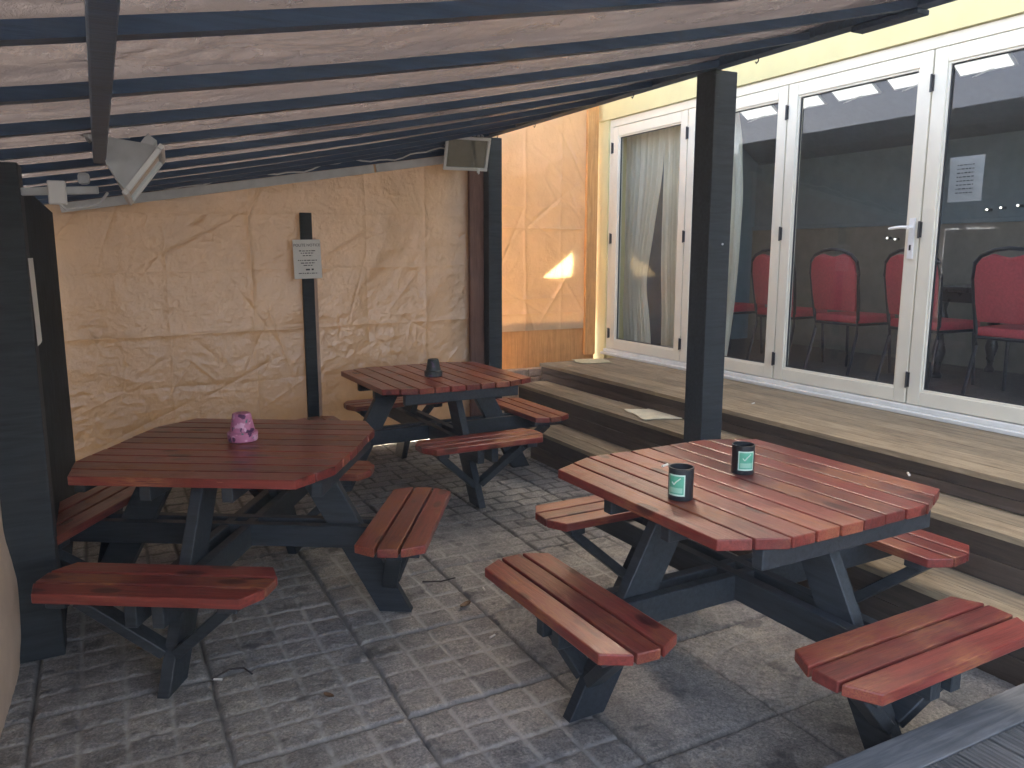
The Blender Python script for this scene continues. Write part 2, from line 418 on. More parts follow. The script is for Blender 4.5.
tread(steps, [X2-.014, X2+.131, X3+.002], 5.978, Z2)
tread(steps, [X3-.014+.146*k for k in range(6)]+[4.30], 6.075, Z3)
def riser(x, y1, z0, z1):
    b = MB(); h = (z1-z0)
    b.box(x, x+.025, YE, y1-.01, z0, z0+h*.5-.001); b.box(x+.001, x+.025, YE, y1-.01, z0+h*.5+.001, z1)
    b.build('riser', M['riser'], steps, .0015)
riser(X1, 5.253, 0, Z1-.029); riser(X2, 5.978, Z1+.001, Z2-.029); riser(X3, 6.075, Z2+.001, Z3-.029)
b = MB()
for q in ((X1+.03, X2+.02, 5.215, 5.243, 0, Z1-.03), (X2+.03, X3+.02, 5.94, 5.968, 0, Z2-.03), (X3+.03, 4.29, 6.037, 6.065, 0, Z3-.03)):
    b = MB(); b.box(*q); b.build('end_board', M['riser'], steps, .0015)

nd = thing('timber_deck', 'low grey ribbed deck in the near right corner with a smooth edge board', 'deck')
b = MB(); b.box(-.3, 2.87, 1.205, 1.33, .172, .2, ); b.build('edge_board', M['greyedge'], nd, .003, 2)
b = MB(); b.box(-.3, 2.87, 1.30, 1.325, -.0, .17); b.build('fascia_board', M['greyedge'], nd, .002)
b = MB()
x = -.3
while x < 2.86:
    reeded(b, x, x+.140, -.6, 1.199, .2, .028, .0175, .0055); x += .146
b.build('deck_boards', M['greydeck'], nd)

# ------------------------------------------------------------------ picnic tables
A_, B_, CA, CB = .533, .534, .099, .210
TH = .75
def picnic_table():
    root = thing('picnic_table', 't', 'picnic table', group='red picnic tables on the patio')
    b = MB(); n = 10; w = 2*B_/n; gp = .0095
    def xe(y):
        ay = abs(y); k = max(0, (ay-(B_-CB))/CB); return A_-CA*k
    for i in range(n):
        y0 = -B_+i*w+gp/2; y1 = y0+w-gp; e = (hash((i, 3)) % 7-3)*.0012
        b.prism([(-xe(y0)+e, y0), (xe(y0)+e, y0), (xe((y0+y1)/2)+e, (y0+y1)/2), (xe(y1)+e, y1), (-xe(y1)+e, y1), (-xe((y0+y1)/2)+e, (y0+y1)/2)] if False else
                [(-xe(y0)+e, y0), (xe(y0)+e, y0), (xe(y1)+e, y1), (-xe(y1)+e, y1)], TH-.036, TH)
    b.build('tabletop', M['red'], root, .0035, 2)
    for xx in (-.475, -.16, .16, .475):
        yl = .40 if abs(xx) > .3 else .49
        b = MB(); b.box(xx-.022, xx+.022, -yl, yl, TH-.036-.068, TH-.0365); b.build('top_bearer', M['slate'], root, .003)
    zb = .446
    # crossing pairs of beams
    for k, (dz, wd) in enumerate(((0, .045), (.0035, .043))):
        for s in (-1, 1):
            b = MB()
            if k == 0: b.box(-.84, .84, s*.048-wd/2, s*.048+wd/2, zb-.036-.098-dz, zb-.0365-dz)
            else: b.box(s*.048-wd/2, s*.048+wd/2, -.84, .84, zb-.036-.098-dz, zb-.0365-dz)
            b.build('cross_beam', M['slate'], root, .003)
    for q in range(4):
        Rz = Matrix.Rotation(q*math.pi/2, 4, 'Z')
        # slanting leg board, wide face in the radial plane (x = outwards, y = thickness)
        b = MB()
        rb, rt, wl = .695, .30, .155
        zt = TH-.0375
        P = [(rb-wl/2, 0), (rb+wl/2-.01, 0), (rt+wl/2, zt), (rt-wl/2, zt)]
        m = Rz @ Matrix(((1, 0, 0, 0), (0, 0, 1, 0), (0, 1, 0, 0), (0, 0, 0, 1)))
        b.prism(P, -.0235, .0235, m); b.build('leg', M['slate'], root, .003)
        # seat: three boards with clipped ends
        e, wB = .6077, .2812; L = [.3716, .4175, .412, .3591]
        seat = MB(); w3 = wB/3
        for i in range(3):
            x0 = e+i*w3+(.0055 if i else 0); x1 = e+(i+1)*w3-(.0055 if i < 2 else 0)
            l0 = L[i]; l1 = L[i+1]
            seat.prism([(l0*-1, x0), (l0, x0), (l1, x1), (l1*-1, x1)], zb-.036, zb)
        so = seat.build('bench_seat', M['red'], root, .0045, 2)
        so.rotation_euler = (0, 0, q*math.pi/2-math.pi/2)
        for s in (-1, 1):
            b = MB(); b.box(e+.015, e+wB-.03, s*.30-.035, s*.30+.035, zb-.036-.030, zb-.0368, Rz); b.build('seat_cleat', M['slate'], root, .003)
            # diagonal brace from the leg up to the seat end
            b2 = MB(); b2.bar(Rz @ Vector((rb-.028, s*.026, .135)), Rz @ Vector((e+wB/2, s*.285, zb-.075)), .04, .065, Rz @ Vector((1, 0, 0)))
            b2.build('brace', M['slate'], root, .003)
    return root
tables = [((2.064, 2.1216), -1.5455, 'nearest red picnic table, right, with two black ashtray tins on its planks'),
          ((.4797, 3.532), -.5409, 'dull red picnic table on the left with a pink pot on it'),
          ((2.0096, 5.0452), -1.5524, 'farthest red picnic table, beside the steps, with a dark pot on it')]
proto = picnic_table()
for i, ((x, y), r, lab) in enumerate(tables):
    o = proto if i == 0 else copy_tree(proto)
    o.location = (x, y, .002); o.rotation_euler = (0, 0, r); o['label'] = lab

# ashtray tins
def tin():
    t = thing('ashtray_tin', 't', 'ashtray', group='black ashtray tins on the near table')
    b = MB(); r = .0425; h = .112
    b.lathe([(r*.96, 0), (r, .003), (r, h-.006), (r*1.03, h-.005), (r*1.03, h), (r*.93, h), (r*.92, h-.03)], 40)
    b.build('can', M['tin'], t, smooth=True)
    b = MB(); b.lathe([(r*.915, h-.032), (r*.915, h-.029)], 32); b.build('ash', M['ash'], t)
    # label: curved patch on -y side
    def patch(a0, a1, z0, z1, rr, n=10):
        P = np.array([[(rr*math.sin(a), -rr*math.cos(a), z) for z in (z0, z1)] for a in np.linspace(a0, a1, n)])
        return P
    lab = grid_mesh('label', patch(-.72, .72, .018, .092, r+.0008), M['labell'], parent=t)
    grid_mesh('print', patch(-.62, .62, .024, .087, r+.0014), M['labelg'], parent=lab)
    grid_mesh('print_line', patch(-.52, .52, .029, .047, r+.0019), plain('soft_green_print', (.28, .55, .40), .5), parent=lab)
    b = MB()
    def s3(a, z): return ((r+.0022)*math.sin(a), -(r+.0022)*math.cos(a), z)
    b.tube([s3(-.32, .066), s3(-.16, .057)], .0018, 6); b.tube([s3(-.16, .057), s3(.05, .069), s3(.36, .081)], .0024, 6)
    b.build('check_mark', M['labell'], lab)
    return t
t0 = tin()
t0.location = (1.71, 2.035, TH+.0022); t0.rotation_euler[2] = R(-62); t0['label'] = 'black ashtray tin with green label nearer the camera, a butt on its rim'
t1 = copy_tree(t0); t1.location = (2.128, 2.178, TH+.0022); t1.rotation_euler[2] = R(-26); t1['label'] = 'black ashtray tin with green label in the middle of the nearest table'

def pot(name, mat, label, loc, k=1, tilt=0):
    t = thing(name, label, 'flower pot', loc)
    b = MB(); b.lathe([(.058*k, 0), (.062*k, .004), (.064*k, .036*k), (.060*k, .040*k), (.052*k, .042*k), (.038*k, .116*k), (.034*k, .120*k), (.012*k, .119*k)], 36)
    b.build('pot_body', mat, t, smooth=True)
    return t
pot('flower_pot', M['pinkpot'], 'small upturned pink painted flower pot with dark splashes on the left table', (.515, 3.60, TH+.003), 1.04)
pot('flower_pot', M['darkpot'], 'small upturned dark grey flower pot on the farthest table', (1.975, 4.96, TH+.0022), .98)

# ------------------------------------------------------------------ paper screens
def paper(name, label, P0, U, V, nu, nv, normal, amp, seed, mat, folds=(), vfolds=(), bulge=None, cat='paper screen', group='tan paper sheets round the patio'):
    """P0 corner, U and V edge vectors; relief along normal"""
    U, V, Nn, P0 = map(np.array, (U, V, normal, P0)); lu, lv = np.linalg.norm(U), np.linalg.norm(V)
    u, v = np.meshgrid(np.linspace(0, 1, nu), np.linspace(0, 1, nv), indexing='ij')
    a, c = u*lu, v*lv
    h = amp*(creases(a, c, seed, 1.9)-.8)+amp*.55*(creases(a, c, seed+7, 5.2)-.8)*np.clip(fbm(a*1.4, c*1.4, seed+80)*2.4-.6, .15, 1.4)
    for z, s in folds:
        zz = z+.012*(fbm(a*2.2, a*0, seed+int(z*100))-.5)*2; h = h+s*np.exp(-np.abs(c-zz)/.014)*(.3+fbm(a*2.5, a*0+z*7, seed+31))
    for x, s in vfolds:
        xx = x+.012*(fbm(c*2.2, c*0, seed+int(x*90))-.5)*2; h = h+s*np.exp(-np.abs(a-xx)/.014)*(.3+fbm(c*2.5, c*0+x*3, seed+37))
    # straight drag creases
    r = np.random.default_rng(seed+5)
    for k in range(16):
        x0, z0 = r.random()*lu, r.random()*lv; t = r.choice([-1, 1])*(.5+.9*r.random()); L = .15+.35*r.random()
        dx, dz = math.cos(t), math.sin(t); s_ = (a-x0)*dx+(c-z0)*dz; d_ = np.abs(-(a-x0)*dz+(c-z0)*dx)
        h = h+(.010*r.random()+.003)*r.choice([-1, 1])*np.exp(-d_/.012)*np.clip(1-(s_/L)**2, 0, 1)
    if bulge is not None: h = h+bulge(u, v)
    P = P0+u[..., None]*U+v[..., None]*V+h[..., None]*Nn
    o = grid_mesh(name, P, mat)
    return tag(o, label, cat, group)
# back wall, left section: top follows the roof slope -> build as quad with sheared top
def back_paper():
    lu = 3.32; nu, nv = 560, 390
    u, v = np.meshgrid(np.linspace(0, 1, nu), np.linspace(0, 1, nv), indexing='ij')
    X = -.42+u*lu; ztop = 1.937+.165*X+.013*X*X+.05; Z = .015+v*(ztop-.015)
    s = 101
    h = .013*(creases(X, Z, s, 1.5)-.8)+.0024*(creases(X, Z, s+27, 21.0)-.8)+.006*(creases(X, Z, s+17, 9.0)-.8)*np.clip(fbm(X*1.1, Z*1.1, s+90)*2.6-.7, .1, 1.4)+.0055*(creases(X, Z, s+7, 4.6)-.8)*np.clip(fbm(X*1.3, Z*1.3, s+80)*2.4-.6, .15, 1.4)
    for z, q in ((.99, .008), (.60, -.004), (1.45, .004), (1.86, .004)):
        zz = z+.014*(X-.5)+.02*(fbm(X*2.2, X*0, s+int(z*100))-.5); h = h+q*np.exp(-np.abs(Z-zz)/.016)*(.3+fbm(X*2.5, X*0+z*7, s+31))
    for x, q in ((.42, .005), (1.02, .009), (1.92, -.006), (2.42, .007)):
        xx = x+.03*(fbm(Z*2.2, Z*0, s+int(x*90))-.5); h = h+q*np.exp(-np.abs(X-xx)/.016)*(.3+fbm(Z*2.5, Z*0+x*3, s+37))
    r = np.random.default_rng(77)
    for k in range(70):
        x0, z0 = -.3+r.random()*3.2, r.random()*2.1; t = r.choice([-1, 1])*(.4+1.0*r.random()); L = .06+.42*r.random()**2
        dx, dz = math.cos(t), math.sin(t); a_ = (X-x0)*dx+(Z-z0)*dz; d_ = np.abs(-(X-x0)*dz+(Z-z0)*dx)
        h = h+(.0065*r.random()+.0015)*r.choice([-1, 1])*np.exp(-d_/.010)*np.clip(1-(a_/L)**2, 0, 1)
    P = np.stack([X, 6.225-h, Z], -1)
    tag(grid_mesh('paper_screen', P, M['kraft']), 'widest creased tan paper sheet covering the back wall behind the left and far tables', 'paper screen', 'tan paper sheets round the patio')
back_paper()
paper('paper_screen', 'narrow bright tan paper sheet with a sunlit patch, between back post and pine strip', (3.0, 6.50, .86), (1.17, 0, 0), (0, 0, 2.1), 120, 200, (0, -1, 0), .0095, 211, M['kraft_strip'],
      folds=((.16, .009), (.30, .007), (.95, .010), (1.15, .006)), vfolds=((.52, .010), (.9, .006)))
paper('paper_screen', 'loose tan paper sheet hanging on the left edge in front of the near dark post', (-.43, .5, -.008), (0, 2.96, 0), (0, 0, 1.86), 200, 120, (1, 0, 0), .012, 307, M['kraft_side'],
      bulge=lambda u, v: .018+.03*np.exp(-((v-.12)/.18)**2)*np.clip((u-.75)/.2, 0, 1)+.012*np.sin(v*7)*np.clip((u-.6)/.4, 0, 1))

# added unseen sheet behind the narrow one, holed to shape the sun patch
def backing():
    bm = bmesh.new(); Yp = 6.56
    outer = [(2.9, .94), (4.31, .94), (4.31, 3.9), (2.9, 3.9)]
    hole = [(3.755, 1.395), (3.92, 1.508), (4.075, 1.625), (4.088, 1.52), (4.068, 1.40), (3.9, 1.388)]
    es = []
    for loop in (outer, hole):
        vs = [bm.verts.new((x, Yp, z)) for x, z in loop]
        es += [bm.edges.new((vs[i], vs[(i+1) % len(vs)])) for i in range(len(vs))]
    bmesh.ops.triangle_fill(bm, edges=es, use_beauty=True, use_dissolve=False)
    r = bmesh.ops.extrude_face_region(bm, geom=list(bm.faces))
    bmesh.ops.translate(bm, verts=[v for v in r['geom'] if isinstance(v, bmesh.types.BMVert)], vec=(0, .0012, 0))
    bmesh.ops.recalc_face_normals(bm, faces=bm.faces)
    me = bpy.data.meshes.new('sun_mask_sheet'); bm.to_mesh(me); bm.free(); me.materials.append(M['backing'])
    o = bpy.data.objects.new('sun_mask_sheet', me); COL.objects.link(o)
    tag(o, 'added unseen sheet behind the narrow bright paper, holed to shape the sun patch', 'backing sheet')
backing()
b = MB(); b.box(2.92, 4.30, 6.508, 6.52, .5062, .935); tag(b.build('plywood_panel', M['ply'], None, .001), 'orange plywood panel showing below the narrow bright paper sheet', 'plywood panel')
b = MB(); b.box(4.165, 4.285, 6.46, 6.50, .60, 3.0); tag(b.build('timber_strip', M['pine'], None, .003), 'upright orange pine strip between the narrow paper sheet and the cream wall', 'timber strip')
b = MB()
for k in range(5):
    for r_ in range(2): b.box(2.95+k*.23+.1*(r_ % 2), 2.95+k*.23+.1*(r_ % 2)+.222, 6.40, 6.49, .36+r_*.078, .36+r_*.078+.07)
b.box(2.9, 4.3, 6.415, 6.53, -.0, .505)
tag(b.build('masonry_plinth', M['brick'], None, .006), 'low tan masonry plinth at the end of the steps under the plywood', 'plinth')

# battens
b = MB()
for x0, x1 in ((-.2, 1.98), (2.0, 2.78)):
    b.bar((x0, 6.175, 1.910+.166*x0), (x1, 6.175, 1.910+.166*x1), .022, .062)
bat = tag(b.build('top_batten', M['whitebat'], None, .002), 'white batten nailed along the sloping top of the back paper', 'batten')
b = MB(); b.box(1.385, 1.472, 6.150, 6.185, 0, 1.885); tag(b.build('batten', M['post'], None, .003), 'dark upright batten on the back paper carrying the white notice', 'batten')
b = MB(); b.box(1.474, 1.500, 6.165, 6.187, 0, 1.70); tag(b.build('batten', M['pinkbat'], None, .002), 'thin pale wood batten right beside the dark upright batten', 'batten')
b = MB(); b.box(2.80, 2.929, 6.150, 6.190, 0, 2.38); tag(b.build('batten', M['brownbat'], None, .003), 'reddish brown upright batten against the left of the back post', 'batten')

# ------------------------------------------------------------------ notices
def lines_mesh(b, x0, x1, z, h, y, seed):
    r = random.Random(seed); x = x0
    while x < x1:
        w = min(r.uniform(.5, 1.8)*h*2.2, x1-x); b.box(x, x+w, y-.0006, y, z, z+h*r.uniform(.7, 1)); x += w+h*.8
M['greypaper'] = plain('dim_paper', (.34, .35, .34), .7, .05)
def notice(name, label, w, h, heading, rows, cat='notice', pm='paper'):
    t = thing(name, label, cat)
    nx, nz = 9, 13
    u, v = np.meshgrid(np.linspace(0, 1, nx), np.linspace(0, 1, nz), indexing='ij')
    P = np.stack([(u-.5)*w, -.006*np.sin(u*2.6+v)*v-.002, (v-.5)*h], -1)
    P2 = P.copy(); P2[..., 1] += .0012
    grid_mesh('sheet', P, M[pm], parent=t)
    if heading:
        cu = bpy.data.curves.new('heading', 'FONT'); cu.body = heading; cu.align_x = 'CENTER'; cu.size = w*.135; cu.extrude = .0003
        o = bpy.data.objects.new('heading', cu); COL.objects.link(o)
        dg = bpy.context.evaluated_depsgraph_get(); me = bpy.data.meshes.new_from_object(o.evaluated_get(dg)); bpy.data.objects.remove(o)
        me.materials.append(M['ink']); o = bpy.data.objects.new('heading', me); COL.objects.link(o); o.parent = t
        o.rotation_euler = (R(90), 0, 0); o.location = (0, -.0105, h*.5-w*.24)
    for k, (cx, hw, z, th) in enumerate(rows):
        b = MB(); lines_mesh(b, cx-hw, cx+hw, z, th, -.0098, k+int(w*1000)); b.build('print_line', M['ink'], t)
    return t
rows = [(0, .062, .060, .0075), (0, .050, .043, .0075), (0, .036, .024, .0075), (0, .074, -.012, .0075), (0, .054, -.032, .0075), (0, .034, -.050, .0075), (.012, .03, -.085, .016), (0, .074, -.110, .0075)]
n = notice('paper_notice', 'white printed notice pinned on the dark upright batten of the back wall', .212, .295, 'POLITE NOTICE', rows)
n.location = (1.425, 6.146, 1.535); n.rotation_euler = (0, R(-1.2), 0)
rows = [(0, .05, .075-.022*k, .006) for k in range(8)]
n = notice('paper_notice', 'faint printed sheet stuck inside the glass of the right-hand door', .20, .25, None, rows, pm='greypaper')
n.location = (4.392, 2.875, 1.998); n.rotation_euler = (0, 0, R(-90))

# ------------------------------------------------------------------ canopy
def zr(x): return 1.937+.165*x+.013*x*x
def bow(b, x0, x1, ya, yb, w, lo, hi, n=9):
    """timber following the slightly bowed roof line, from x0 to x1; lo / hi are offsets from zr"""
    xs = [x0+(x1-x0)*k/n for k in range(n+1)]; rg = []
    for k, x in enumerate(xs):
        y = ya+(yb-ya)*k/n
        l = lo(x) if callable(lo) else zr(x)+lo
        rg.append([b.bm.verts.new(q) for q in ((x, y-w/2, l), (x, y+w/2, l), (x, y+w/2, zr(x)+hi), (x, y-w/2, zr(x)+hi))])
    for A, B in zip(rg, rg[1:]):
        for i in range(4): b.bm.faces.new((A[i], A[(i+1) % 4], B[(i+1) % 4], B[i]))
    b.bm.faces.new(rg[0]); b.bm.faces.new(rg[-1][::-1])
can = thing('canopy_roof', 'dark timber lean-to canopy of close rafters under a crinkled brown sheet', 'canopy roof')
RY = [1.04, 1.60, 2.17, 2.71, 3.28, 3.84, 4.42, 4.98, 5.52, 5.98]
for i, y in enumerate(RY):
    b = MB(); dy = random.uniform(-.012, .012)
    bow(b, -.44, 2.887, y, y+dy, .044, 0, .032); b.build('rafter', M['canopy'], can)
b = MB(); bow(b, -.44, 2.887, 6.185, 6.185, .024, lambda x: 1.945+.166*x, .056); b.build('back_beam', M['canopy'], can)
b = MB(); b.box(2.89, 2.965, .95, 6.21, 2.527, 2.66); b.box(2.90, 2.975, 2.16, 2.47, 2.505, 2.5265); b.build('eave_beam', M['canopy'], can, .003)
b = MB(); b.bar((.030, .95, 1.917), (.030, 3.25, 1.917), .040, .045); b.build('purlin', M['canopy'], can, .003)
b = MB(); b.bar((-.405, .95, 1.820), (-.405, 6.1, 1.820), .05, .09); b.build('wall_plate', M['canopy'], can, .003)
def roof_sheet():
    nu, nv = 230, 480
    u, v = np.meshgrid(np.linspace(0, 1, nu), np.linspace(0, 1, nv), indexing='ij')
    X = -.55+u*3.50; Y = .88+v*5.57
    d = np.min([np.abs(Y-y) for y in RY], axis=0)
    sag = -.012*(1-np.exp(-(d/.16)**2))*(.4+fbm(X*1.3, Y*1.3, 511))
    q = creases(X*1.0, Y*1.7, 501, 3.2)-.8
    q2 = creases((X+Y*.45)*.7, Y*1.8, 523, 9)-.8
    h = .014*q+.018*q2*np.clip(fbm(X*.9, Y*.9, 531)*2.2-.5, .2, 1.3)
    Z = zr(X)+.038+sag+h*np.clip(d/.05, .15, 1)
    grid_mesh('roof_sheet', np.stack([X, Y, Z], -1), M['roofsheet'], parent=can)
roof_sheet()
b = MB()
for y, x in ((4.05, 2.93), (5.3, 2.95), (3.05, 2.95), (5.9, 2.94)):
    b.tube([(x, y, 2.529), (x, y, 2.514), (x, y+.012, 2.504), (x, y+.02, 2.512)], .0035, 6)
b.build('hook', M['hingeblk'], can)

def post(label, x0, x1, y0, y1, z0, z1):
    t = thing('timber_post', label, 'timber post', (0, 0, 0))
    b = MB(); b.box(x0, x1, y0, y1, z0, z1); b.build('post', M['post'], t, .005, 2)
    return t
pm = post('thick black square post standing on the bottom step behind the nearest table', 2.925, 3.075, 3.325, 3.475, Z1, 2.527)
b = MB(); b.lathe([(.006, 0), (.006, .004), (.003, .006)], 12); s_ = b.build('screw', M['floodw'], pm); s_.rotation_euler = (R(90), 0, 0); s_.location = (3.02, 3.325, 1.63)
post('dark grey square post at the end of the back paper, below the right floodlight', 2.93, 3.055, 6.055, 6.175, 0, 2.527)
pl = post('wide dark post nearest the camera at the left edge of the view', -.395, -.232, 3.40, 3.57, 0, 1.90)
b = MB(); b.box(-.28, -.240, 3.572, 5.995, 0, 1.84); tag(b.build('dark_boarding', M['boarding'], None, .003), 'dark boarding running back from the near left post along the left side', 'boarding')
post('dark corner post behind the left table where the back paper begins', -.405, -.285, 6.0, 6.12, 0, 1.86)
b = MB()
P = np.stack(np.meshgrid(np.linspace(0, 1, 8), np.linspace(0, 1, 10), indexing='ij'), -1)
PP = np.stack([-.228-.004*P[..., 1]+.004*np.sin(P[..., 0]*3), 3.46+.25*P[..., 0], 1.23+.33*P[..., 1]], -1)
tag(grid_mesh('paper_strip', PP, M['paper']), 'white paper seen edge-on, hanging on the dark post at the left', 'paper strip')

# floodlights
def floodlight(label, loc, rot, fins=True):
    t = thing('floodlight', label, 'floodlight', loc, group='grey floodlights under the canopy'); t.rotation_euler = rot
    W, H, D = .36, .25, .19     # opening faces local -y
    b = MB(); v = []
    for (w, h, y) in ((W/2, H/2, 0), (W/2*.92, H/2*.86, .05), (W/2*.70, H/2*.46, .15), (W/2*.60, H/2*.32, D)):
        v.append([b.bm.verts.new(q) for q in ((-w, y, -h), (w, y, -h), (w, y, h), (-w, y, h))])
    for a, c in zip(v, v[1:]):
        for i in range(4): b.bm.faces.new((a[i], a[(i+1) % 4], c[(i+1) % 4], c[i]))
    b.bm.faces.new(v[-1]); b.bm.faces.new(v[0][::-1])
    b.build('housing', M['flood'], t, .004, 2)
    b = MB(); f = .020
    b.box(-W/2-f, W/2+f, -.026, -.001, H/2-.004, H/2+f); b.box(-W/2-f, W/2+f, -.026, -.001, -H/2-f, -H/2+.004)
    b.box(-W/2-f, -W/2+.004, -.026, -.001, -H/2+.005, H/2-.005); b.box(W/2-.004, W/2+f, -.026, -.001, -H/2+.005, H/2-.005)
    fl = b.build('front_flange', M['floodw'], t, .003)
    b = MB(); b.box(-W/2+.005, W/2-.005, -.013, -.009, -H/2+.005, H/2-.005); b.build('front_glass', M['glass'], t)
    b = MB(); b.box(-W/2+.006, W/2-.006, -.006, -.003, -H/2+.006, H/2-.006); b.build('reflector', M['reflector'], t)
    b = MB()
    for k in range(9): b.box(-.14+k*.035-.005, -.14+k*.035+.005, .02, .07, H/2*.80, H/2+.028)
    b.build('cooling_fins', M['flood'], t, .002)
    b = MB(); b.bar((-.10, D-.01, 0), (-.10, D+.07, -.0), .03, .045); b.bar((.10, D-.01, 0), (.10, D+.07, 0), .03, .045); b.bar((-.12, D+.075, 0), (.12, D+.075, 0), .02, .05)
    b.build('bracket', M['flood'], t, .003)
    return t
fr = floodlight('grey floodlight at the top of the back post, glass front facing the tables', (2.66, 5.90, 2.365), (R(24), 0, R(-6)))
fl = copy_tree(fr); fl.location = (.165, 3.22, 1.862); fl.scale = (.75, .75, .75); fr.scale = (.92, .92, .92)
fl['label'] = 'grey floodlight on a bracket at the left, seen from its side'
nrm = Vector((.79, -.10, -.61)).normalized(); side = Vector((0, 1, 0)); side = (side-nrm*side.dot(nrm)).normalized(); up = side.cross(-nrm).normalized()
fl.rotation_euler = Matrix((( side.x, -nrm.x, up.x), (side.y, -nrm.y, up.y), (side.z, -nrm.z, up.z))).to_euler()
br = thing('wall_bracket', 'pale metal bracket arm with junction box below the left floodlight', 'bracket')
b = MB(); b.bar((-.2315, 3.44, 1.800), (.02, 3.40, 1.812), .02, .028); b.build('arm', M['flood'], br, .003)
b = MB(); b.box(-.145, -.085, 3.375, 3.41, 1.755, 1.84); b.build('junction_box', M['floodw'], br, .005, 2)
b = MB(); b.box(-.045, -.005, 3.37, 3.41, 1.83, 1.872); b.build('sensor', M['flood'], br, .012, 2)
b = MB(); b.tube([(-.11, 3.38, 1.757), (-.09, 3.37, 1.735), (-.04, 3.37, 1.745), (.02, 3.36, 1.76), (.05, 3.34, 1.80)], .005, 6); b.build('flex', M['cable'], br, smooth=True)
b = MB(); pts = []
for k in range(40):
    x = .05+k*2.55/39; pts.append((x, 6.13, 1.955+.176*x+.018*math.sin(k*.55)+.008*math.sin(k*1.7)))
b.tube(pts, .006, 6); tag(b.build('cable', M['cable'], None, smooth=True), 'white electric cable slung above the sloping batten to the right floodlight', 'cable')
b = MB(); b.tube([(2.74, 5.86, 2.25), (2.745, 5.86, 2.215)], .012, 8); b.tube([(2.745, 5.86, 2.215), (2.75, 5.86, 2.205)], .007, 8)
tag(b.build('cable_gland', M['floodw'], None, smooth=True), 'small pale cable gland hanging under the right floodlight', 'cable gland')

# ------------------------------------------------------------------ building
D = 4.345
bld = thing('clubhouse_building', 'cream rendered building with a row of white glazed folding doors above the steps', 'building')
b = MB()
b.box(4.325, 4.60, -3.5, 6.75, 2.812, 3.7); b.box(4.338, 4.60, 6.372, 6.75, -.05, 2.8115); b.box(4.338, 4.60, -3.5, -1.20, -.05, 2.8115)
b.box(4.36, 4.60, -1.199, 6.371, -.05, .60)
b.build('wall', M['cream'], bld)
b = MB(); b.box(4.601, 7.2, 6.60, 6.75, -.05, 3.7); b.box(4.601, 7.2, -3.5, -3.35, -.05, 1.0); b.box(7.0, 7.2, -3.349, 6.599, -.05, 3.7)
b.build('outer_wall', M['cream'], bld)
b = MB(); b.box(4.25, 7.4, -3.6, 6.80, 3.7, 3.85); b.build('roof', M['roofing'], bld, .01)
b = MB(); b.box(4.44, 6.99, -3.34, 6.59, .50, .645); b.build('room_floor', M['carpet'], bld)
b = MB(); b.box(6.40, 6.50, -3.34, 6.59, .646, 1.83); b.build('room_dado', M['room_dado'], bld)
b = MB(); b.box(6.42, 6.50, -3.34, 6.59, 1.87, 3.0); b.build('room_wall', M['room_wall'], bld)
b = MB(); b.box(6.385, 6.50, -3.34, 6.59, 1.831, 1.869); b.build('room_rail', M['room_wall'], bld, .003)
SL = -.69
def zc(x): return 2.6+SL*(x-6.3)
b = MB(); b.bar((4.603, 1.6, zc(4.603)+.055), (6.62, 1.6, zc(6.62)+.055), 9.9, .08); b.build('room_ceiling', M['room_ceil'], bld)
b = MB(); b.box(4.603, 6.6, 6.575, 6.597, .646, 3.9); b.build('room_end_wall', M['room_wall'], bld)
